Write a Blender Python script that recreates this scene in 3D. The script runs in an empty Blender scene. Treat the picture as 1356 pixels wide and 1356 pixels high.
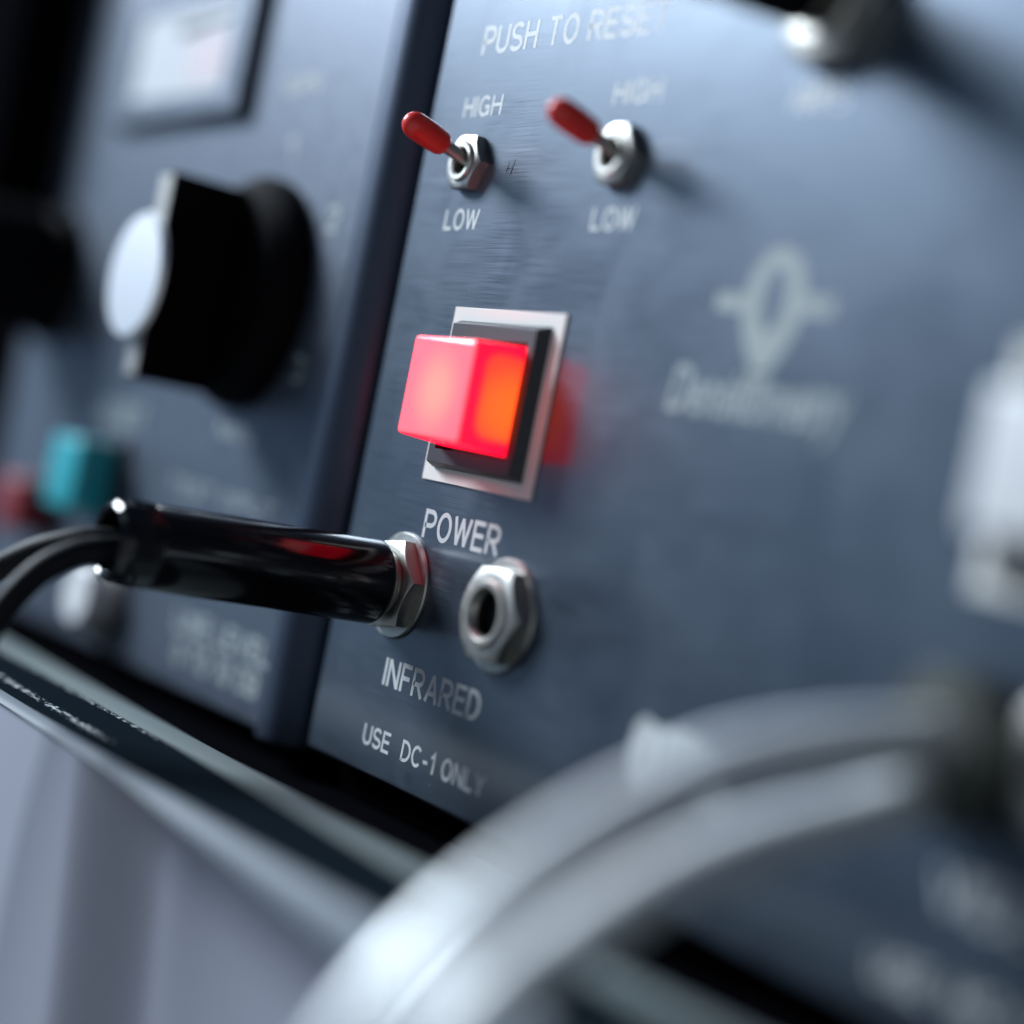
import bpy, bmesh, math, random
from mathutils import Vector, Matrix
random.seed(7)
S = bpy.context.scene
MM = 0.001

# ---------------------------------------------------------------- camera
cam_d = bpy.data.cameras.new("camera")
cam = bpy.data.objects.new("camera", cam_d)
S.collection.objects.link(cam)
r = Vector((0.55296, 0.80980, 0.19609)); dn = Vector((0.12456, 0.15235, -0.98045))
fw = Vector((-0.82384, 0.56658, -0.01663))
M = Matrix.Identity(4)
for i in range(3):
    M[i][0] = r[i]; M[i][1] = -dn[i]; M[i][2] = -fw[i]
M.translation = Vector((225.80, -148.53, -10.69)) * MM
cam.matrix_world = M
cam_d.sensor_width = 36.0
cam_d.lens = 2500 / 1356 * 36.0
cam_d.clip_start = 0.01; cam_d.clip_end = 50
cam_d.dof.use_dof = True
cam_d.dof.focus_distance = 0.2760
cam_d.dof.aperture_fstop = 3.95
S.camera = cam

# ---------------------------------------------------------------- world, lamps, exposure
W = bpy.data.worlds.new("World"); S.world = W; W.use_nodes = True
bg = W.node_tree.nodes["Background"]
# a dim bluish room whose bright side is the wall and window up, left and in front of the panels
_nt = W.node_tree
_tc = _nt.nodes.new("ShaderNodeTexCoord"); _dot = _nt.nodes.new("ShaderNodeVectorMath"); _dot.operation = 'DOT_PRODUCT'
_dot.inputs[1].default_value = Vector((-0.80, -0.47, 0.37)).normalized()
_mr = _nt.nodes.new("ShaderNodeMapRange"); _mr.interpolation_type = 'SMOOTHSTEP'
_mr.inputs[1].default_value = 0.66; _mr.inputs[2].default_value = 1.0
_mx = _nt.nodes.new("ShaderNodeMix"); _mx.data_type = 'RGBA'
_mx.inputs["A"].default_value = (0.030, 0.047, 0.080, 1); _mx.inputs["B"].default_value = (0.30, 0.45, 0.65, 1)
_nt.links.new(_tc.outputs["Generated"], _dot.inputs[0]); _nt.links.new(_dot.outputs["Value"], _mr.inputs["Value"])
_nt.links.new(_mr.outputs[0], _mx.inputs["Factor"])
# fill glow added for the unseen room, behind and below the photographer
_d2 = _nt.nodes.new("ShaderNodeVectorMath"); _d2.operation = 'DOT_PRODUCT'; _d2.inputs[1].default_value = Vector((0.55, -0.55, -0.62)).normalized()
_m2 = _nt.nodes.new("ShaderNodeMapRange"); _m2.interpolation_type = 'SMOOTHSTEP'; _m2.inputs[1].default_value = 0.25; _m2.inputs[2].default_value = 0.95
_x2 = _nt.nodes.new("ShaderNodeMix"); _x2.data_type = 'RGBA'; _x2.inputs["B"].default_value = (0.36, 0.40, 0.43, 1)
_nt.links.new(_tc.outputs["Generated"], _d2.inputs[0]); _nt.links.new(_d2.outputs["Value"], _m2.inputs["Value"]); _nt.links.new(_m2.outputs[0], _x2.inputs["Factor"])
_nt.links.new(_mx.outputs["Result"], _x2.inputs["A"]); _nt.links.new(_x2.outputs["Result"], bg.inputs[0])
bg.inputs[1].default_value = 1.0

def area(name, loc, target, sx, sy, power, col):
    d = bpy.data.lights.new(name, 'AREA'); d.shape = 'RECTANGLE'; d.size = sx; d.size_y = sy
    d.energy = power; d.color = col
    o = bpy.data.objects.new(name, d); S.collection.objects.link(o)
    o.location = loc
    o.rotation_euler = (Vector(target) - Vector(loc)).to_track_quat('-Z', 'Y').to_euler()
    return o
# the window the desk stands beside: up, left and a little in front of the panels
area("window_light", (-0.92, -0.53, 0.605), (0, 0, 0), 0.41, 0.40, 29.5, (0.81, 0.91, 1.0))

S.view_settings.view_transform = 'Standard'; S.view_settings.look = 'None'
S.view_settings.exposure = 0.0; S.view_settings.gamma = 1.0
S.view_settings.use_curve_mapping = False

# ---------------------------------------------------------------- materials
def mat(name, col, rough=0.5, metal=0.0, spec=0.5, coat=0.0, coat_rough=0.1):
    m = bpy.data.materials.new(name); m.use_nodes = True
    b = m.node_tree.nodes["Principled BSDF"]
    b.inputs["Base Color"].default_value = (*col, 1)
    b.inputs["Roughness"].default_value = rough
    b.inputs["Metallic"].default_value = metal
    b.inputs["Specular IOR Level"].default_value = spec
    b.inputs["Coat Weight"].default_value = coat
    b.inputs["Coat Roughness"].default_value = coat_rough
    return m

def N(m, t, **kw):
    n = m.node_tree.nodes.new(t)
    for k, v in kw.items(): setattr(n, k, v)
    return n
def L(m, a, b): m.node_tree.links.new(a, b)

def grain(m, scale, bump=0.3, dist=0.00003, lo=0.0, hi=0.0, detail=4, col_var=0.0):
    """stretched noise in object space: bump, roughness change and slight colour change"""
    b = m.node_tree.nodes["Principled BSDF"]
    tc = N(m, "ShaderNodeTexCoord"); mp = N(m, "ShaderNodeMapping"); nz = N(m, "ShaderNodeTexNoise")
    mp.inputs["Scale"].default_value = scale
    nz.inputs["Scale"].default_value = 1.0; nz.inputs["Detail"].default_value = detail
    L(m, tc.outputs["Object"], mp.inputs["Vector"]); L(m, mp.outputs[0], nz.inputs["Vector"])
    if bump:
        bp = N(m, "ShaderNodeBump"); bp.inputs["Strength"].default_value = bump; bp.inputs["Distance"].default_value = dist
        L(m, nz.outputs["Fac"], bp.inputs["Height"]); L(m, bp.outputs[0], b.inputs["Normal"])
    if hi > lo:
        mr = N(m, "ShaderNodeMapRange"); mr.inputs["From Min"].default_value = 0.3; mr.inputs["From Max"].default_value = 0.7
        mr.inputs["To Min"].default_value = lo; mr.inputs["To Max"].default_value = hi
        L(m, nz.outputs["Fac"], mr.inputs["Value"]); L(m, mr.outputs[0], b.inputs["Roughness"])
    if col_var:
        c = b.inputs["Base Color"].default_value[:]
        mx = N(m, "ShaderNodeMix", data_type='RGBA')
        mx.inputs["A"].default_value = tuple(v * (1 - col_var) for v in c[:3]) + (1,)
        mx.inputs["B"].default_value = tuple(min(1, v * (1 + col_var)) for v in c[:3]) + (1,)
        L(m, nz.outputs["Fac"], mx.inputs["Factor"]); L(m, mx.outputs["Result"], b.inputs["Base Color"])
    return m

PLATE = grain(mat("brushed_blue_grey_anodised", (0.063, 0.084, 0.115), 0.42, 0.75, 0.5, 0.55, 0.15), (90, 10, 8000), 0.3, 0.000025, 0.33, 0.49, 5, 0.45)
PLATE2 = grain(mat("satin_blue_grey_paint", (0.090, 0.112, 0.152), 0.42, 0.6, 0.5), (300, 300, 300), 0.1, 0.00003, 0.40, 0.50, 3, 0.1)
STRIP = mat("blue_grey_strip_paint", (0.050, 0.068, 0.105), 0.40, 0.7)
INK = grain(mat("off_white_printing_ink", (0.54, 0.565, 0.57), 0.55), (900, 900, 900), 0.0, 0, 0.45, 0.65, 2, 0.12)
INK_GREY = mat("grey_printing_ink", (0.30, 0.34, 0.34), 0.6)
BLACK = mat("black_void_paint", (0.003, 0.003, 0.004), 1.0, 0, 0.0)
NICKEL = grain(mat("nickel_plate", (0.47, 0.46, 0.43), 0.42, 1.0), (700, 700, 700), 0.0, 0.00002, 0.34, 0.50, 3, 0.12)
DULL_NICKEL = mat("worn_nickel", (0.40, 0.39, 0.365), 0.48, 1.0)
HOLE = mat("dark_socket_inside", (0.006, 0.005, 0.006), 0.5, 0, 0.2)
PLUG_BLACK = grain(mat("gloss_black_plastic", (0.004, 0.004, 0.005), 0.12, 0, 0.45), (900, 900, 900), 0.05, 0.00002, 0.08, 0.18, 4)
CABLE_BLACK = mat("black_cable_rubber", (0.004, 0.004, 0.006), 0.55, 0, 0.18)
KNOB_BLACK = mat("matt_black_knob", (0.003, 0.003, 0.004), 0.6, 0, 0.04)
HOUSING = grain(mat("black_textured_housing", (0.022, 0.024, 0.032), 0.45, 0, 0.5), (3500, 3500, 3500), 0.3, 0.00003)
LABEL = mat("white_bezel_plate", (0.76, 0.75, 0.71), 0.6, 0, 0.25)
SILVER = mat("silver_cap", (0.9, 0.9, 0.92), 0.38, 0.7)
LEAD = mat("pale_grey_cable_vinyl", (0.88, 0.90, 0.91), 0.45, 0.5, 0.6, 0.4, 0.25)
RED_SLEEVE = mat("red_vinyl_sleeve", (0.75, 0.030, 0.022), 0.28, 0, 0.5)
RED_PLASTIC = mat("dull_red_plastic", (0.25, 0.01, 0.015), 0.4)
TEAL = mat("teal_plastic", (0.02, 0.36, 0.42), 0.3)
WHITE_CAP = mat("white_plastic_cap", (0.75, 0.75, 0.76), 0.35)
METER_FACE = mat("white_meter_face", (0.58, 0.60, 0.63), 0.3)
PINK = mat("pink_scale_zone", (0.5, 0.42, 0.45), 0.5)
RUBBER = mat("dark_olive_rubber", (0.05, 0.056, 0.045), 0.6)

LIP = mat("pale_grey_lip_paint", (0.17, 0.205, 0.205), 0.6, 0, 0.2)
EDGE = mat("pale_edge_paint", (0.155, 0.18, 0.21), 0.6, 0, 0.25)
DESK = mat("grey_desk_paint", (0.35, 0.36, 0.43), 0.45)

def make_scratched():
    m = mat("scratched_dark_paint", (0.007, 0.014, 0.020), 0.8, 0, 0.0)
    b = m.node_tree.nodes["Principled BSDF"]
    tc = N(m, "ShaderNodeTexCoord"); mp = N(m, "ShaderNodeMapping"); mp.inputs["Scale"].default_value = (700, 2200, 900)
    n1 = N(m, "ShaderNodeTexNoise"); n1.inputs["Scale"].default_value = 1; n1.inputs["Detail"].default_value = 6; n1.inputs["Roughness"].default_value = 0.7
    sp = N(m, "ShaderNodeSeparateXYZ"); L(m, tc.outputs["Object"], sp.inputs[0])
    L(m, tc.outputs["Object"], mp.inputs["Vector"]); L(m, mp.outputs[0], n1.inputs["Vector"])
    # chips follow the back edge of the strip and a rubbed line nearer the front, only where hands and plugs reach
    def band(c, w):
        d = N(m, "ShaderNodeMath", operation='SUBTRACT'); L(m, sp.outputs[1], d.inputs[0]); d.inputs[1].default_value = c
        a = N(m, "ShaderNodeMath", operation='ABSOLUTE'); L(m, d.outputs[0], a.inputs[0])
        r_ = N(m, "ShaderNodeMapRange", interpolation_type='SMOOTHSTEP'); r_.inputs[1].default_value = w; r_.inputs[2].default_value = 0.0; L(m, a.outputs[0], r_.inputs[0])
        return r_.outputs[0]
    mx_ = N(m, "ShaderNodeMath", operation='MAXIMUM'); L(m, band(-0.0043, 0.0011), mx_.inputs[0]); L(m, band(-0.0128, 0.0022), mx_.inputs[1])
    rx = N(m, "ShaderNodeMapRange", interpolation_type='SMOOTHSTEP'); rx.inputs[1].default_value = 0.002; rx.inputs[2].default_value = -0.02; L(m, sp.outputs[0], rx.inputs[0])
    mm_ = N(m, "ShaderNodeMath", operation='MULTIPLY'); L(m, mx_.outputs[0], mm_.inputs[0]); L(m, rx.outputs[0], mm_.inputs[1])
    ad = N(m, "ShaderNodeMath", operation='MULTIPLY_ADD'); L(m, mm_.outputs[0], ad.inputs[0]); ad.inputs[1].default_value = 0.22; L(m, n1.outputs["Fac"], ad.inputs[2])
    cr = N(m, "ShaderNodeValToRGB"); cr.color_ramp.elements[0].position = 0.735; cr.color_ramp.elements[1].position = 0.765
    cr.color_ramp.elements[0].color = (0.008, 0.013, 0.018, 1); cr.color_ramp.elements[1].color = (0.62, 0.66, 0.68, 1)
    L(m, ad.outputs[0], cr.inputs[0]); L(m, cr.outputs[0], b.inputs["Base Color"])
    return m
SCRATCHED = make_scratched()

def lamp_cap():
    """red translucent cap lit by a small bulb inside: it gives off light, brightest and most orange near the bulb"""
    m = mat("lit_red_cap", (0.55, 0.012, 0.03), 0.22, 0, 0.5)
    b = m.node_tree.nodes["Principled BSDF"]
    tc = N(m, "ShaderNodeTexCoord"); sp = N(m, "ShaderNodeSeparateXYZ"); L(m, tc.outputs["Object"], sp.inputs[0])
    def mth(op, a, c=None, d=None):
        n = N(m, "ShaderNodeMath", operation=op)
        for i, v in enumerate((a, c, d)):
            if v is None: continue
            if isinstance(v, (int, float)): n.inputs[i].default_value = v
            else: L(m, v, n.inputs[i])
        return n.outputs[0]
    # hollow inside of the cap: |z| < 5.6 mm and y between -8.1 and 0; thick corners glow less
    ez = mth('MAXIMUM', mth('SUBTRACT', mth('ABSOLUTE', sp.outputs[2]), 0.0038), 0.0)
    ey = mth('MAXIMUM', mth('SUBTRACT', mth('MULTIPLY', sp.outputs[1], -1.0), 0.0056), 0.0)
    eb = mth('MAXIMUM', mth('ADD', sp.outputs[1], 0.0028), 0.0)
    dd = mth('SQRT', mth('ADD', mth('ADD', mth('MULTIPLY', ez, ez), mth('MULTIPLY', ey, ey)), mth('MULTIPLY', eb, eb)))
    sm = N(m, "ShaderNodeMapRange", interpolation_type='SMOOTHSTEP'); sm.inputs[1].default_value = 0.0029; sm.inputs[2].default_value = 0.0013; L(m, dd, sm.inputs[0])
    side = sm.outputs[0]
    # distance from the bulb
    vd = N(m, "ShaderNodeVectorMath", operation='DISTANCE'); L(m, tc.outputs["Object"], vd.inputs[0]); vd.inputs[1].default_value = (0.0, -0.0022, -0.0012)
    hot = N(m, "ShaderNodeMapRange", interpolation_type='SMOOTHSTEP'); hot.inputs[1].default_value = 0.0112; hot.inputs[2].default_value = 0.0084; L(m, vd.outputs["Value"], hot.inputs[0])
    c1 = N(m, "ShaderNodeMix", data_type='RGBA'); c1.inputs["A"].default_value = (2.0, 0.065, 0.03, 1); c1.inputs["B"].default_value = (2.2, 0.165, 0.018, 1); L(m, hot.outputs[0], c1.inputs["Factor"])
    c2 = N(m, "ShaderNodeMix", data_type='RGBA'); c2.inputs["A"].default_value = (2.0, 0.006, 0.05, 1); L(m, side, c2.inputs["Factor"]); L(m, c1.outputs["Result"], c2.inputs["B"])
    # the frosted front window
    fy = N(m, "ShaderNodeMapRange"); fy.inputs[1].default_value = -0.0096; fy.inputs[2].default_value = -0.0099; L(m, sp.outputs[1], fy.inputs[0])
    fh = N(m, "ShaderNodeVectorMath", operation='DISTANCE'); L(m, tc.outputs["Object"], fh.inputs[0]); fh.inputs[1].default_value = (0.0004, -0.010, -0.0005)
    fr = N(m, "ShaderNodeMapRange", interpolation_type='SMOOTHSTEP'); fr.inputs[1].default_value = 0.0078; fr.inputs[2].default_value = 0.001; L(m, fh.outputs["Value"], fr.inputs[0])
    c3 = N(m, "ShaderNodeMix", data_type='RGBA'); c3.inputs["A"].default_value = (1.5, 0.19, 0.25, 1); c3.inputs["B"].default_value = (1.6, 0.36, 0.29, 1); L(m, fr.outputs[0], c3.inputs["Factor"])
    c4 = N(m, "ShaderNodeMix", data_type='RGBA'); L(m, fy.outputs[0], c4.inputs["Factor"]); L(m, c2.outputs["Result"], c4.inputs["A"]); L(m, c3.outputs["Result"], c4.inputs["B"])
    L(m, c4.outputs["Result"], b.inputs["Emission Color"]); b.inputs["Emission Strength"].default_value = 1.1
    return m
LIT_CAP = lamp_cap()

def dust(m, amount=0.4):
    """sparse pale dust specks and broad finger smudges that change the gloss"""
    nt = m.node_tree; b = nt.nodes["Principled BSDF"]
    src = b.inputs["Base Color"].links[0].from_socket
    tc = N(m, "ShaderNodeTexCoord"); vo = N(m, "ShaderNodeTexVoronoi"); vo.inputs["Scale"].default_value = 330
    L(m, tc.outputs["Object"], vo.inputs["Vector"])
    sp = N(m, "ShaderNodeSeparateColor"); L(m, vo.outputs["Color"], sp.inputs[0])
    rad = N(m, "ShaderNodeMapRange"); rad.inputs[1].default_value = 0.72; rad.inputs[2].default_value = 1.0; rad.inputs[3].default_value = 0.0; rad.inputs[4].default_value = 0.055
    L(m, sp.outputs[0], rad.inputs["Value"])
    lt = N(m, "ShaderNodeMath", operation='LESS_THAN'); L(m, vo.outputs["Distance"], lt.inputs[0]); L(m, rad.outputs[0], lt.inputs[1])
    mu = N(m, "ShaderNodeMath", operation='MULTIPLY'); L(m, lt.outputs[0], mu.inputs[0]); mu.inputs[1].default_value = amount
    mx = N(m, "ShaderNodeMix", data_type='RGBA'); L(m, mu.outputs[0], mx.inputs["Factor"]); L(m, src, mx.inputs["A"]); mx.inputs["B"].default_value = (0.45, 0.46, 0.47, 1)
    L(m, mx.outputs["Result"], b.inputs["Base Color"])
    if b.inputs["Roughness"].links:
        rs = b.inputs["Roughness"].links[0].from_socket
        nz = N(m, "ShaderNodeTexNoise"); nz.inputs["Scale"].default_value = 70; nz.inputs["Detail"].default_value = 5; nz.inputs["Distortion"].default_value = 1.2
        L(m, tc.outputs["Object"], nz.inputs["Vector"])
        mr = N(m, "ShaderNodeMapRange"); mr.inputs[1].default_value = 0.35; mr.inputs[2].default_value = 0.7; mr.inputs[3].default_value = -0.05; mr.inputs[4].default_value = 0.07
        L(m, nz.outputs["Fac"], mr.inputs["Value"])
        ad = N(m, "ShaderNodeMath", operation='ADD'); L(m, rs, ad.inputs[0]); L(m, mr.outputs[0], ad.inputs[1]); L(m, ad.outputs[0], b.inputs["Roughness"])
dust(PLATE)

# ---------------------------------------------------------------- builders (all sizes in mm, panel face is y = 0, outwards is -y)
def link(name, bm, m, parent=None, smooth=False, loc=None):
    me = bpy.data.meshes.new(name)
    bmesh.ops.recalc_face_normals(bm, faces=bm.faces)
    for v in bm.verts: v.co *= MM
    bm.to_mesh(me); bm.free()
    for p in me.polygons: p.use_smooth = smooth
    me.materials.append(m)
    o = bpy.data.objects.new(name, me); S.collection.objects.link(o)
    if smooth:
        try: me.set_sharp_from_angle(angle=math.radians(38))
        except Exception: pass
    if parent: o.parent = parent
    if loc: o.location = Vector(loc) * MM
    return o

def tag(o, label, cat, group=None):
    o["label"] = label; o["category"] = cat
    if group: o["group"] = group
    return o
def thing(name, label, cat, loc, group=None):
    o = bpy.data.objects.new(name, None); o.empty_display_size = 0.005; S.collection.objects.link(o)
    o.location = Vector(loc) * MM
    return tag(o, label, cat, group)
def set_label(o, label, group=None):
    o["label"] = label
    if group: o["group"] = group
def copy_tree(o, parent=None):
    c = o.copy(); S.collection.objects.link(c)
    if parent: c.parent = parent
    for ch in list(o.children): copy_tree(ch, c)
    return c

def box(x0, x1, y0, y1, z0, z1, bev=0.0, seg=2):
    bm = bmesh.new()
    bmesh.ops.create_cube(bm, size=1)
    for v in bm.verts:
        v.co = Vector((x0 if v.co.x < 0 else x1, y0 if v.co.y < 0 else y1, z0 if v.co.z < 0 else z1))
    if bev: bmesh.ops.bevel(bm, geom=bm.edges[:], offset=bev, segments=seg, affect='EDGES', profile=0.5)
    return bm

def lathe(prof, n=48, cx=0, cz=0, start=0.0):
    """profile [(radius, y)] spun about the y axis"""
    bm = bmesh.new(); rings = []
    for (rr, y) in prof:
        if rr < 1e-6: rings.append([bm.verts.new((cx, y, cz))])
        else: rings.append([bm.verts.new((cx + rr * math.cos(start + 2 * math.pi * i / n), y, cz + rr * math.sin(start + 2 * math.pi * i / n))) for i in range(n)])
    for a, b in zip(rings, rings[1:]):
        for i in range(n):
            j = (i + 1) % n
            if len(a) == 1 and len(b) == 1: continue
            if len(a) == 1: bm.faces.new((a[0], b[i], b[j]))
            elif len(b) == 1: bm.faces.new((a[i], a[j], b[0]))
            else: bm.faces.new((a[i], a[j], b[j], b[i]))
    return bm

def hexnut(af, y0, y1, rin, rot=0.0, cham=0.5, sides=6):
    """hexagonal nut with chamfered front corners and a round bore; y0 back, y1 front (more negative)"""
    bm = bmesh.new(); R = af / 2 / math.cos(math.pi / sides); n = sides * 8
    def hexr(a):
        k = (a - rot) % (2 * math.pi / sides) - math.pi / sides
        return af / 2 / math.cos(k)
    A = [2 * math.pi * i / n + rot for i in range(n)]
    def ring(rf, yf): return [bm.verts.new((rf(a) * math.cos(a), yf(a), rf(a) * math.sin(a))) for a in A]
    rc = af / 2 * 0.985
    def ych(a): return y1 + max(0, (hexr(a) - rc)) * 0.62
    rings = [ring(hexr, lambda a: y0), ring(hexr, ych), ring(lambda a: min(rc, hexr(a)), lambda a: y1), ring(lambda a: rin, lambda a: y1), ring(lambda a: rin, lambda a: y0)]
    for p, q in zip(rings, rings[1:]):
        for i in range(n):
            j = (i + 1) % n
            bm.faces.new((p[i], p[j], q[j], q[i]))
    return bm

def smooth_path(pts, sub=10):
    P = [Vector(p) for p in pts]; P = [P[0] * 2 - P[1]] + P + [P[-1] * 2 - P[-2]]
    out = []
    for i in range(1, len(P) - 2):
        for s in range(sub):
            t = s / sub; a, b, c, d = P[i - 1], P[i], P[i + 1], P[i + 2]
            out.append(0.5 * ((2 * b) + (c - a) * t + (2 * a - 5 * b + 4 * c - d) * t * t + (3 * b - a - 3 * c + d) * t ** 3))
    out.append(P[-2]); return out

def tube(path, rad, n=24):
    bm = bmesh.new(); rings = []
    up = Vector((0.13, 0.21, 0.97))
    for i, p in enumerate(path):
        t = (path[min(i + 1, len(path) - 1)] - path[max(i - 1, 0)]).normalized()
        u = t.cross(up); u = u.normalized() if u.length > 1e-4 else t.orthogonal().normalized()
        w = u.cross(t).normalized(); up = w
        rr = rad(i / (len(path) - 1)) if callable(rad) else rad
        rings.append([bm.verts.new(p + rr * (u * math.cos(2 * math.pi * k / n) + w * math.sin(2 * math.pi * k / n))) for k in range(n)])
    for a, b in zip(rings, rings[1:]):
        for k in range(n):
            bm.faces.new((a[k], a[(k + 1) % n], b[(k + 1) % n], b[k]))
    bm.faces.new(rings[0]); bm.faces.new(list(reversed(rings[-1])))
    return bm

def extrude_x(poly, x0, x1):
    bm = bmesh.new()
    a = [bm.verts.new((x0, y, z)) for y, z in poly]; b = [bm.verts.new((x1, y, z)) for y, z in poly]
    n = len(poly)
    for i in range(n): bm.faces.new((a[i], a[(i + 1) % n], b[(i + 1) % n], b[i]))
    bm.faces.new(a); bm.faces.new(list(reversed(b)))
    return bm

def _arc(cx, cy, rx, ry, a0, a1, n=12):
    return [(cx + rx * math.cos(math.radians(a0 + (a1 - a0) * i / n)), cy + ry * math.sin(math.radians(a0 + (a1 - a0) * i / n))) for i in range(n + 1)]
_P = [(0, 0), (0, .945), (.3, .945)] + _arc(.3, .70, .25, .245, 90, -90)[1:] + [(0, .455)]
_O = _arc(.32, .5, .32, .455, 90, -270, 40)
GLYPH = {
    'I': (0, [[(0, 0), (0, 1)]]), 'L': (.46, [[(0, 1), (0, .055), (.5, .055)]]), 'T': (.6, [[(0, .945), (.6, .945)], [(.3, 0), (.3, .945)]]),
    'E': (.5, [[(.54, .945), (0, .945), (0, .055), (.55, .055)], [(0, .52), (.5, .52)]]), 'F': (.48, [[(.52, .945), (0, .945), (0, 0)], [(0, .5), (.46, .5)]]),
    'H': (.56, [[(0, 0), (0, 1)], [(.56, 0), (.56, 1)], [(0, .52), (.56, .52)]]), 'N': (.58, [[(0, 0), (0, 1)], [(.58, 0), (.58, 1)], [(0.02, .97), (.56, .03)]]),
    'A': (.62, [[(0, 0), (.31, .97)], [(.62, 0), (.31, .97)], [(.12, .32), (.50, .32)]]), 'V': (.62, [[(0, 1), (.31, .03)], [(.62, 1), (.31, .03)]]),
    'W': (.84, [[(0, 1), (.21, .03)], [(.42, .97), (.21, .03)], [(.42, .97), (.63, .03)], [(.84, 1), (.63, .03)]]),
    'M': (.70, [[(0, 0), (0, 1)], [(.7, 0), (.7, 1)], [(0.02, .97), (.35, .1)], [(.68, .97), (.35, .1)]]),
    'Y': (.6, [[(0, 1), (.3, .45)], [(.6, 1), (.3, .45)], [(.3, 0), (.3, .47)]]),
    'P': (.55, [_P]), 'R': (.57, [_P, [(.27, .46), (.56, 0)]]), 'B': (.57, [_P, [(0, .455), (.3, .455)] + _arc(.3, .255, .27, .2, 90, -90)[1:] + [(0, .055)]]),
    'O': (.64, [_O]), '0': (.5, [[(x * .8, y) for x, y in _O]]),
    'C': (.6, [_arc(.32, .5, .32, .445, 42, 318, 30)]), 'G': (.62, [_arc(.32, .5, .32, .445, 42, 330, 30), [(.36, .46), (.61, .46), (.61, .03)]]),
    'S': (.54, [_arc(.27, .71, .26, .235, 25, 270, 18) + _arc(.27, .265, .28, .21, 90, -160, 18)[1:]]),
    'U': (.56, [[(0, 1), (0, .33)] + _arc(.28, .33, .28, .275, 180, 360, 16)[1:] + [(.56, 1)]]),
    'D': (.58, [[(0, 0), (0, .945), (.2, .945)] + _arc(.2, .5, .38, .445, 90, -90, 20)[1:] + [(0, .055)]]),
    '1': (.24, [[(0, .74), (.12, .80), (.22, .97), (.22, 0)]]), '-': (.34, [[(0, .40), (.34, .40)]]),
    '2': (.5, [_arc(.25, .70, .24, .245, 165, -35, 16) + [(0, .055), (.5, .055)]]),
    '3': (.5, [_arc(.24, .72, .22, .225, 150, -90, 16) + _arc(.24, .275, .25, .22, 90, -150, 16)[1:]]),
}
def ribbon(bm, pts, w, y):
    n = len(pts); lo, hi = [], []
    closed = n > 3 and (Vector(pts[0]) - Vector(pts[-1])).length < 1e-5
    for i in range(n):
        p = Vector(pts[i])
        a = Vector(pts[i - 1]) if i else (Vector(pts[-2]) if closed else None)
        b = Vector(pts[i + 1]) if i < n - 1 else (Vector(pts[1]) if closed else None)
        d1 = (p - a).normalized() if a is not None else None; d2 = (b - p).normalized() if b is not None else None
        d1 = d1 or d2; d2 = d2 or d1
        n1 = Vector((-d1.y, d1.x)); n2 = Vector((-d2.y, d2.x)); m = (n1 + n2); m = m.normalized() if m.length > 1e-6 else n1
        k = w / 2 / max(0.5, m.dot(n1))
        lo.append(bm.verts.new((p.x - m.x * k, y, p.y - m.y * k))); hi.append(bm.verts.new((p.x + m.x * k, y, p.y + m.y * k)))
    for i in range(n - 1): bm.faces.new((lo[i], lo[i + 1], hi[i + 1], hi[i]))
def lettering(text, x0, x1, z0, z1, parent, m=None, y=-0.02, bold=1.0, name="lettering", gap=0.24):
    """silk-screened capitals of even stroke: cap height from z0 to z1, words stretched from x0 to x1"""
    h = z1 - z0; w = 0.165 * h * bold; cur = 0.0; items = []
    for ch in text:
        if ch == ' ': cur += 0.42; continue
        gw, st = GLYPH[ch]; items.append((cur, st)); cur += gw + gap
    tot = cur - gap; sx = (x1 - x0 - w) / tot
    bm = bmesh.new(); j = 0
    for (c0, st) in items:
        for pts in st:
            ribbon(bm, [(x0 + w / 2 + (c0 + px_) * sx, z0 + pz * h) for px_, pz in pts], w, y - 0.003 * (j % 4)); j += 1
    bmesh.ops.recalc_face_normals(bm, faces=bm.faces)
    return link(name, bm, m or INK, parent)
def script_word(text, x0, x1, z0, z1, parent, m, y=-0.02, bold=0.02, shear=0.25, name="logo_word"):
    cu = bpy.data.curves.new(name, 'FONT'); cu.body = text; cu.size = 1.0; cu.offset = bold; cu.shear = shear
    to = bpy.data.objects.new("word_outline", cu); S.collection.objects.link(to)
    dg = bpy.context.evaluated_depsgraph_get(); dg.update()
    me = bpy.data.meshes.new_from_object(to.evaluated_get(dg))
    bpy.data.objects.remove(to); bpy.data.curves.remove(cu)
    xs = [v.co.x for v in me.vertices]; lo = min(xs); sx = (x1 - x0) / (max(xs) - lo); sz = (z1 - z0) / 0.729
    for v in me.vertices: v.co = Vector(((x0 + (v.co.x - lo) * sx) * MM, y * MM, (z0 + v.co.y * sz) * MM))
    me.materials.clear(); me.materials.append(m)
    o = bpy.data.objects.new(name, me); S.collection.objects.link(o); o.parent = parent
    return o

# ---------------------------------------------------------------- the case: hollow, strip, panels
body = bmesh.new()
tag(link("equipment_case", box(-420, 330, 6.0, 60, -63.8, 240), BLACK), "black inside of the equipment case showing in the gaps behind the panels", "case")

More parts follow.
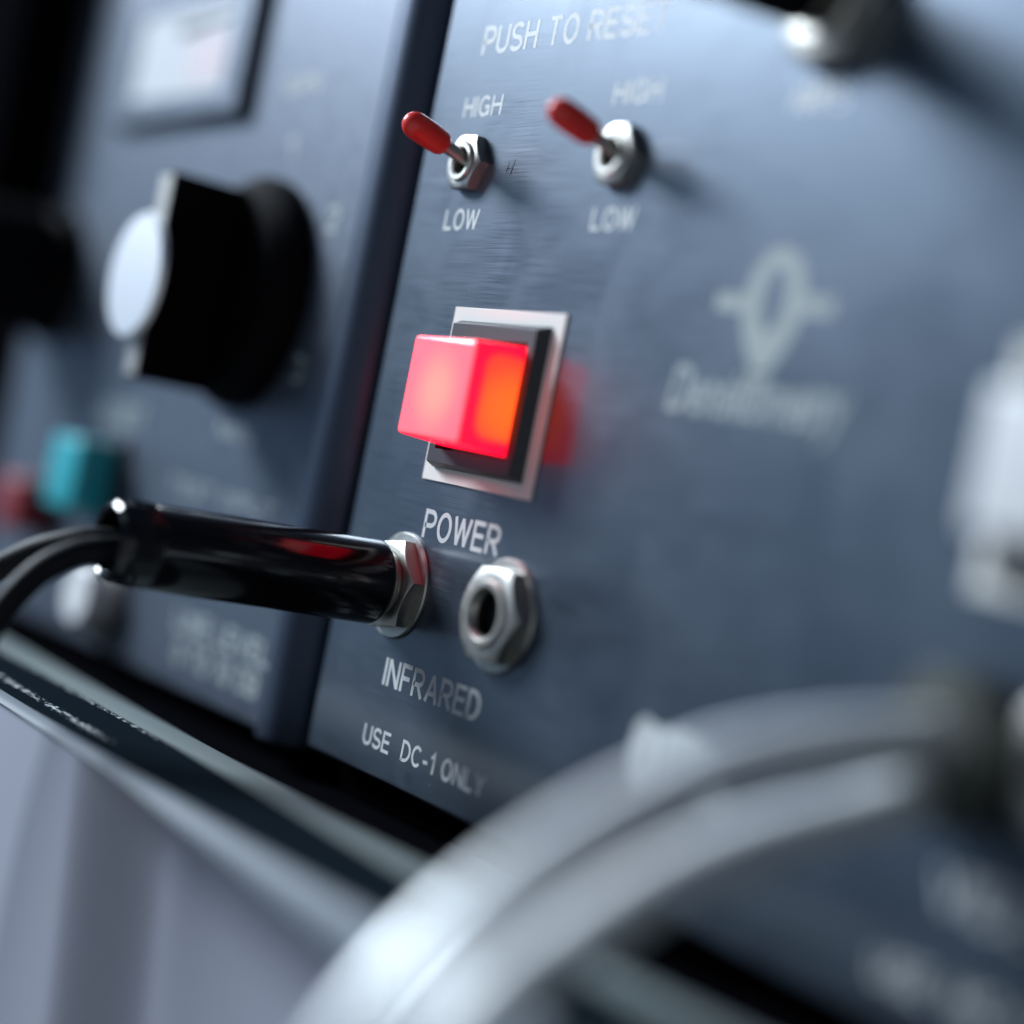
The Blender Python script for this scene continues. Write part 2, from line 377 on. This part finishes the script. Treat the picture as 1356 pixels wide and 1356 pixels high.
PZ0, PZ1 = -58.2, 190
panel = thing("control_panel", "brushed blue grey control panel lettered POWER, INFRARED and PUSH TO RESET", "control panel", (0, 0, 0))
link("face_plate", box(-33.7, 260, 0, 3.0, PZ0, PZ1, 0.45, 3), PLATE, panel)
lettering("PUSH TO RESET", -22.4, 23.4, 51.8, 56.1, panel)
lettering("HIGH", -24.2, -13.6, 42.2, 45.3, panel); lettering("LOW", -23.4, -13.8, 24.8, 27.9, panel)
lettering("HIGH", 14.2, 24.9, 42.2, 45.3, panel); lettering("LOW", 14.8, 24.6, 24.8, 27.9, panel)
lettering("POWER", -12.2, 8.4, -21.6, -17.4, panel)
lettering("INFRARED", -15.0, 11.6, -44.5, -40.4, panel)
lettering("USE  DC-1 ONLY", -17.4, 16.4, -54.0, -51.0, panel)
lettering("AMPS", 51.0, 60.5, 39.4, 42.6, panel)
lettering("OUTPUT", 45.0, 66.0, -44.5, -36.5, panel, bold=1.5)
lettering("VIDEO", 97.0, 116.0, -44.5, -40.4, panel)
lettering("USE  MC-1 ONLY", 91.0, 124.0, -54.0, -51.0, panel)
script_word("Densitometry", 38.7, 71.0, 1.9, 8.0, panel, INK_GREY)
# emblem: a ring that runs down to a point, a tab on each side
bm = bmesh.new()
oc, ic = [], []
for i in range(64):
    a = 2 * math.pi * i / 64; c, s = math.cos(a), math.sin(a)
    rx = 5.3; rz = 6.6
    x = rx * c; z = rz * s
    if s < 0:
        k = -s; x *= 1 - 0.4 * k ** 2; z = -9.2 * k
    oc.append(bm.verts.new((55.0 + x, -0.02, 16.2 + z)))
    ic.append(bm.verts.new((55.0 + 2.0 * c, -0.02, 16.6 + 4.0 * s)))
for i in range(64): bm.faces.new((oc[i], oc[(i + 1) % 64], ic[(i + 1) % 64], ic[i]))
for (xa, xb) in ((44.6, 49.8), (60.2, 65.4)):
    bm.faces.new([bm.verts.new((x, -0.02, z)) for x, z in ((xa, 14.8), (xb, 14.8), (xb, 17.0), (xa, 17.0))])
bm.faces.new([bm.verts.new((x, -0.02, z)) for x, z in ((53.6, 5.9), (56.4, 5.9), (57.0, 7.6), (53.0, 7.6))])
link("emblem", bm, INK_GREY, panel)
# scratch mark beside the first toggle
bm = bmesh.new()
def stroke(bm, a, b, w):
    a, b = Vector(a), Vector(b); d = (b - a).normalized(); p = Vector((-d.y, d.x)) * w / 2
    bm.faces.new([bm.verts.new((q.x, -0.015, q.y)) for q in (a + p, b + p * 0.4, b - p * 0.4, a - p)])
stroke(bm, (-8.9, 33.4), (-8.4, 34.9), 0.16); stroke(bm, (-7.6, 33.0), (-7.0, 35.2), 0.18); stroke(bm, (-8.9, 33.9), (-7.2, 34.0), 0.1)
link("scratch", bm, BLACK, panel)

tag(link("divider_strip", tube([Vector((-44.2, 3.2, z)) for z in (-60.2, -59.4, 0, 100, 190)], lambda t: 6.2 if t > 0.01 else 5.4, 40), STRIP, smooth=True),
    "rounded dark grey vertical strip standing in the gap left of the lettered panel", "trim strip")

tag(link("shade_block", box(-400, -200.5, -14, 3.4, 24, 190, 1.0), BLACK), "black block jutting out beside the meter, added to shade the upper left corner", "shade block")  # added block, its depth set to throw soft shade on the meter panel
left = thing("meter_panel", "blurred blue grey panel at the left carrying the meter and the big black knob", "control panel", (-120, 0, 0))
LX = 120
link("face_plate", box(-199 + LX, -50.6 + LX, 0.3, 3.0, -59.5, PZ1, 0.6, 3), PLATE2, left)
def llet(t, x0, x1, z0, z1, **k): return lettering(t, x0 + LX, x1 + LX, z0, z1, left, INK_GREY, y=0.27, **k)
llet("LINE LEVEL", -90, -52, -49.4, -45.4, bold=1.4); llet("0 TO 10 DB", -88, -54, -55.0, -51.0, bold=1.4)
llet("MIN", -88, -74, -13.5, -10.5, bold=1.4); llet("RESET", -146, -122, -16, -11.0, bold=1.4)
llet("GAIN", -88, -75, 49.5, 53, bold=1.4); llet("1", -83, -79.5, 37.5, 41.5, bold=1.4)
llet("2", -62, -58, 24.5, 28.8, bold=1.4); llet("3", -64, -60, -1.5, 3.0, bold=1.4)
llet("TEST INPUT", -104, -60, -25.5, -22.5)
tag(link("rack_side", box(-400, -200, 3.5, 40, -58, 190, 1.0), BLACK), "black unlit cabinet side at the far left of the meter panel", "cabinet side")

# ---------------------------------------------------------------- ledge and desk front below
ledge = thing("front_ledge", "dark scratched ledge running under both panels with a pale rounded lip", "ledge", (0, -30, -58))
def lp(poly): return [(y + 30, z + 58) for y, z in poly]
lip = lp([(-17.4, -66.0), (-17.4, -61.6), (-17.7, -60.6), (-18.6, -59.6), (-20.2, -58.6), (-22.4, -57.7), (-25.4, -56.9), (-29, -56.2), (-32.2, -56.0), (-32.9, -56.15), (-33.0, -66.0)])
link("lip", extrude_x(lip, -420, 300), LIP, ledge, True)
link("trough", extrude_x(lp([(-17.3, -66), (-17.3, -64), (90, -64), (90, -66)]), -420, 300), BLACK, ledge)  # black sheet standing for the shadow under the panels
link("top_strip", extrude_x(lp([(-33.1, -57.8), (-33.1, -56.3), (-33.7, -55.95), (-46.8, -56.2), (-46.8, -57.0)]), -420, 300), SCRATCHED, ledge)
# rounded front edge, wider towards the right
bm = bmesh.new(); secs = []
for x in (-420, -60, -38, -10, 10, 40, 63, 120, 300):
    lo = {-420: -57.0, -60: -57.0, -38: -57.1, -10: -57.2, 10: -57.5, 40: -58.6, 63: -60.0, 120: -63, 300: -63.6}[x]
    h = -56.2 - lo
    secs.append([bm.verts.new((x, y + 30, z + 58)) for y, z in ((-46.9, -56.2), (-47.4, -56.2 - 0.08 * h), (-48.1, -56.2 - 0.3 * h), (-48.6, -56.2 - 0.6 * h), (-48.9, lo), (-48.2, lo - 0.25), (-46.9, lo - 0.3))])
for a, b in zip(secs, secs[1:]):
    n = len(a)
    for i in range(n): bm.faces.new((a[i], a[(i + 1) % n], b[(i + 1) % n], b[i]))
link("edge_trim", bm, EDGE, ledge, True)
# desk front below: one sheet, its step and tilt shaped in to make a shade band
bm = bmesh.new(); us = [-420, -120, -60, -30, -9] + [-8 + 16 * i / 24 for i in range(25)] + [9, 30, 60, 120, 320]; rows = []
for z in (-57.3, -75, -100, -140, -200, -300):
    row = []
    for u in us:
        t = min(1, max(0, (u + 8) / 16)); st = t * t * (3 - 2 * t)
        row.append(bm.verts.new((u - 2.0 + 0.2 * (-57.3 - z), -48.4 + 8.0 * st + (0.07 * min(u - 8, 80) if u > 8 else 0), z)))
    rows.append(row)
for a, b in zip(rows, rows[1:]):
    for i in range(len(us) - 1): bm.faces.new((a[i], a[i + 1], b[i + 1], b[i]))
r_ = bmesh.ops.extrude_face_region(bm, geom=bm.faces[:])
for v in [g for g in r_["geom"] if isinstance(g, bmesh.types.BMVert)]: v.co.y += 5
tag(link("desk", bm, DESK, smooth=True), "pale lavender grey desk front below the ledge with a step shaped in for a soft band of shade", "desk")

# ---------------------------------------------------------------- toggle switches
def toggle(loc, label, s=1.0, grip_mat=RED_SLEEVE, tip=(0.2, -9.8, 3.3), tiprad=2.0, g0=0.38, group=None, rot=0.0, lever=1.05):
    t = thing("toggle_switch", label, "toggle switch", loc, group)
    link("nut", hexnut(8.0 * s, 0, -1.9 * s, 3.0 * s, rot, sides=6), NICKEL, t, True)
    link("bushing", lathe([(3.05 * s, -0.1), (3.05 * s, -2.15 * s), (2.85 * s, -2.4 * s), (2.2 * s, -2.4 * s), (1.95 * s, -2.1 * s), (1.9 * s, 1.0)], 40), NICKEL, t, True)
    link("socket_disc", lathe([(0, -0.7 * s), (2.0 * s, -0.7 * s)], 32), HOLE, t)
    T = Vector(tip); A = Vector((0, -0.5 * s, 0.2 * s)); d = (T - A)
    path = [A + d * (i / 16) for i in range(17)]
    link("lever", tube(path[:12], lambda u: lever * (0.95 + 0.12 * u), 20), DULL_NICKEL, t, True)
    Ls = d.length
    gp = [A + d * (g0 + (1 - g0) * i / 28) for i in range(29)]
    def gr(u):
        x = u * (1 - g0) * Ls; rem = (1 - u) * (1 - g0) * Ls
        v = tiprad * (0.93 + 0.10 * math.sin(min(1, u * 1.2) * math.pi * 0.75))
        if x < 0.9: v *= 0.74 + 0.26 * (x / 0.9) ** 0.6
        if rem < tiprad * 1.1: v *= math.sqrt(max(0.015, 1 - (1 - rem / (tiprad * 1.1)) ** 2))
        return v
    link("grip", tube(gp, gr, 28), grip_mat, t, True)
    return t
TG = "small red toggle switches under the PUSH TO RESET lettering"
t1 = toggle((-18.7, 0, 34.8), "sharp red sleeved toggle switch nearest the panel's left edge", group=TG, tip=(-0.1, -12.9, 3.6))
t2 = copy_tree(t1); t2.location = Vector((19.0, 0, 34.8)) * MM
set_label(t2, "slightly blurred red sleeved toggle switch, right of the sharp one", TG)
toggle((57, 0, 51.6), "large black toggle switch with pale nut at the top edge, throwing a long shadow", 1.75, KNOB_BLACK, (-0.8, -31, 0.3), 4.9, lever=2.9, g0=0.16)
br = thing("reset_breaker", "black round reset button just above the PUSH TO RESET lettering", "breaker button", (4, 0, 70))
link("collar", lathe([(6, 0), (6, -3), (5, -3.6), (3.6, -3.6), (3.6, 0)], 40), DULL_NICKEL, br, True)
link("plunger", lathe([(3.4, 0), (3.4, -10), (3.0, -10.6), (0, -10.8)], 32), KNOB_BLACK, br, True)

# ---------------------------------------------------------------- illuminated push buttons
def cap_mesh():
    bm = bmesh.new()
    bmesh.ops.create_cube(bm, size=1)
    for v in bm.verts:
        f = v.co.y < 0
        v.co = Vector(((-1 if v.co.x < 0 else 1) * (8.25 if f else 8.9), -10.0 if f else -0.9, (-1 if v.co.z < 0 else 1) * (7.15 if f else 7.9)))
    bmesh.ops.bevel(bm, geom=bm.edges[:], offset=0.75, segments=4, affect='EDGES', profile=0.55)
    return bm
def frame(ox, oz, fx, fz, ix, iz, yb, yf):
    bm = bmesh.new()
    def q(x, z, y): return [bm.verts.new((sx * x, y, sz * z)) for sx, sz in ((-1, -1), (1, -1), (1, 1), (-1, 1))]
    R = [q(ox, oz, yb), q(ox, oz, yb - 0.25), q(fx, fz, yf), q(ix, iz, yf), q(ix, iz, yb)]
    for a, b in zip(R, R[1:]):
        for i in range(4): bm.faces.new((a[i], a[(i + 1) % 4], b[(i + 1) % 4], b[i]))
    return bm
def button(loc, label, capm):
    t = thing("push_button", label, "push button", loc)
    link("bezel_plate", box(-14.4, 14.4, -0.32, -0.01, -13.05, 13.05, 0.08, 2), LABEL, t)
    link("housing", frame(11.7, 11.0, 10.9, 10.3, 9.3, 8.3, -0.33, -2.3), HOUSING, t)
    link("housing_floor", box(-9.25, 9.25, -0.6, -0.34, -8.25, 8.25), HOUSING, t)
    link("cap", cap_mesh(), capm, t, True)
    return t
button((-0.4, 0, 0), "glowing red square push button on its white plate above POWER", LIT_CAP)
button((108, 0, 0.3), "blurred white square push button cut off by the right edge", WHITE_CAP)

# ---------------------------------------------------------------- jack sockets
def jack(loc, label, rot=0.0, group=None):
    t = thing("jack_socket", label, "jack socket", loc, group)
    link("washer", lathe([(8.0, 0), (8.05, -0.35), (7.85, -0.6), (5.0, -0.62), (5.0, 0)], 64), NICKEL, t, True)
    link("nut", hexnut(12.7, -0.63, -2.9, 4.75, rot), NICKEL, t, True)
    link("bushing", lathe([(4.76, -0.5), (4.76, -3.05), (4.5, -3.35), (3.75, -3.35), (3.3, -2.9), (3.2, -2.2), (3.15, -1.9)], 56), DULL_NICKEL, t, True)
    link("bore", lathe([(3.3, -1.95), (3.3, 5.8), (0, 5.8)], 32), HOLE, t, True)
    return t
JG = "jack sockets in the row above INFRARED"
jack((-15.4, 0, -29.5), "jack socket with the black plug pushed into it", math.radians(9), JG)
jack((12.5, 0, -29.4), "empty jack socket with an open hole, below and right of POWER", math.radians(1), JG)
jack((112, 0, -27), "blurred jack socket half cut off at the right edge below the white button", math.radians(20), JG)

# ---------------------------------------------------------------- plug and cable
plug = thing("audio_plug", "glossy black barrel plug with two black leads, pushed into the left jack", "plug", (-15.4, -3.4, -29.5))
def px(p): return [(rr, y + 3.4) for rr, y in p]
link("ferrule", lathe(px([(3.0, -2.5), (3.0, -3.4), (5.15, -3.5), (5.3, -3.8), (5.3, -4.3), (5.0, -4.5), (0, -4.5)]), 48), NICKEL, plug, True)
link("barrel", lathe(px([(0, -4.5), (6.05, -4.5), (6.3, -4.8), (6.36, -5.4), (5.97, -41.0), (5.9, -41.2), (0, -41.2)]), 72), PLUG_BLACK, plug, True)
link("collar", lathe(px([(5.9, -41.0), (5.96, -41.25), (6.0, -43.0), (6.0, -45.6), (5.6, -46.9), (4.9, -47.3), (4.4, -47.0), (4.2, -44.5), (0, -44.3)]), 14, start=0.2), PLUG_BLACK, plug)
o = Vector((-15.4, -3.4, -29.5))
c1 = [Vector(p) - o for p in ((-15.0, -43.5, -30.4), (-14.8, -48, -30.9), (-15.4, -51.8, -32.2), (-16, -56, -35.6), (-16.1, -60.2, -42.2), (-16.2, -63.9, -52), (-16.5, -68, -66), (-17, -70, -85), (-19, -69, -140))]
c2 = [Vector(p) - o for p in ((-16.2, -43.5, -29.6), (-17.6, -48, -29.8), (-19.9, -51.4, -31.2), (-23.6, -54.6, -33.6), (-29.5, -58.1, -38.4), (-36.8, -61.9, -46), (-42, -64, -58), (-45, -66, -82), (-46, -66, -140))]
link("cable", tube(smooth_path(c1), 1.95), CABLE_BLACK, plug, True)
link("cable", tube(smooth_path(c2), 1.8), CABLE_BLACK, plug, True)

# ---------------------------------------------------------------- handle
o = Vector((98, 0, -28))
ld = thing("lead_pair", "pair of thick pale grey leads looping out of focus across the foreground", "cable", o)
l1 = [Vector((98 + dx, y, z)) - o for dx, y, z in ((0, -1, -26.6), (0, -5.3, -27.6), (0, -18.8, -29.4), (0, -31.3, -32.5), (0, -39.1, -36.0), (0, -45.6, -39.6), (0, -53.2, -45.0), (0, -60.0, -51.5), (0, -65.6, -60.0), (0.5, -69, -71), (1, -71, -90), (2, -71, -140), (3, -70, -220))]
l2 = [Vector((97 + dx, y, z)) - o for dx, y, z in ((0.4, -1, -31.6), (0, -5.6, -33.6), (0, -13.9, -36.2), (0, -23.4, -38.7), (0, -32.1, -41.8), (0, -38.5, -45.0), (0, -46.3, -50.1), (0, -53.2, -55.5), (0, -58.3, -64.0), (-0.5, -60.5, -75), (-1, -62, -95), (-3, -62, -140), (-5, -60, -220))]
link("cable", tube(smooth_path(l1, 10), 3.2, 40), LEAD, ld, True)
link("cable", tube(smooth_path(l2, 10), 2.8, 40), LEAD, ld, True)
link("plug_body", lathe([(7.6, -0.1), (8.0, -0.6), (8.0, -4.5), (7.2, -6.0), (0, -6.2)], 40, cz=-0.4), RUBBER, ld, True)

# ---------------------------------------------------------------- left panel controls
mt = thing("panel_meter", "rectangular meter with a white face and grey bezel at the upper left", "meter", (-133, 0, 60))
bm = bmesh.new()
def q(x, z, y): return [bm.verts.new((sx * x, y, sz * z)) for sx, sz in ((-1, -1), (1, -1), (1, 1), (-1, 1))]
R = [q(31, 13.4, 0.3), q(31, 13.4, -2.0), q(30.4, 12.8, -2.5), q(22.5, 8.8, -2.5), q(22.4, 8.7, -2.0)]
for a, b in zip(R, R[1:]):
    for i in range(4): bm.faces.new((a[i], a[(i + 1) % 4], b[(i + 1) % 4], b[i]))
link("bezel", bm, PLATE2, mt)
f = link("dial", box(-22.4, 22.4, -2.2, -0.2, -8.8, 8.8), METER_FACE, mt)
bm = bmesh.new()
stroke(bm, (-2, 4.2), (21, 5.6), 2.0)
for v in bm.verts: v.co.y = -2.25
link("needle", bm, BLACK, f)
link("scale_zone", box(4, 21.5, -2.24, -2.205, -6.5, 2.5), PINK, f)

def bar_knob(loc, label, dial_r=21.0, bar=True, group=None):
    t = thing("rotary_knob", label, "knob", loc, group)
    link("skirt", lathe([(dial_r, 0), (dial_r, -2.5), (dial_r - 1, -4), (dial_r - 3.5, -6.5), (0, -6.5)], 64), KNOB_BLACK, t, True)
    if bar:
        link("bar", box(-3.0, 3.0, -20.3, -6.4, -19.3, 17.2, 0.6, 2), KNOB_BLACK, t)
        link("inlay", box(-2.3, 2.3, -20.55, -20.35, -18.6, 16.6), DULL_NICKEL, t)
        link("hub", lathe([(5, -20.6), (5, -22.0), (0, -22.0)], 40, cz=-1.7), DULL_NICKEL, t, True)
        link("cap", lathe([(0, -21.8), (10.6, -21.8), (11.2, -22.3), (10.6, -23.2), (0, -23.6)], 56, cz=-1.7), SILVER, t, True)
        link("pointer_dot", box(2.4, 3.3, -21.4, -19.0, -4.5, -1.5, 0.2), RED_PLASTIC, t)
    else:
        link("grip", lathe([(14, -6.4), (13, -24), (11.5, -25.5), (0, -25.5)], 48), KNOB_BLACK, t, True)
    return t
bar_knob((-84, 0.2, 13), "big black bar knob with a bright silver disc on its front")
bar_knob((-184, 0.2, 14), "black round knob cut off by the left edge beside the silver disc knob", 15.0, False)

def cap_button(name, label, loc, w, h, d, m, rnd=False, group=None):
    t = thing(name, label, "push button", loc, group)
    if rnd:
        link("collar", lathe([(w / 2 + 2, 0), (w / 2 + 2, -2), (w / 2 + .3, -2.6), (w / 2 + .3, 0)], 40), DULL_NICKEL, t, True)
        link("cap", lathe([(w / 2, 0), (w / 2, -d + 1), (w / 2 - 1, -d), (0, -d)], 40), m, t, True)
    else:
        link("collar", box(-w / 2 - 1.2, w / 2 + 1.2, -1.6, 0, -h / 2 - 1.2, h / 2 + 1.2, 0.4), HOUSING, t)
        link("cap", box(-w / 2, w / 2, -d, -1.5, -h / 2, h / 2, 1.0, 3), m, t, True)
    return t
cap_button("push_button", "teal square push button above the black plug's cable end", (-135, 0.2, -26.5), 15, 14.5, 9.5, TEAL)
cap_button("push_button", "dull red push button at the left edge beside the teal one", (-165, 0.2, -36), 12, 11, 8.5, RED_PLASTIC)
cap_button("push_button", "white round push button half hidden below the plug and its leads", (-122, 0.2, -48.8), 13, 10, 7, WHITE_CAP, True)
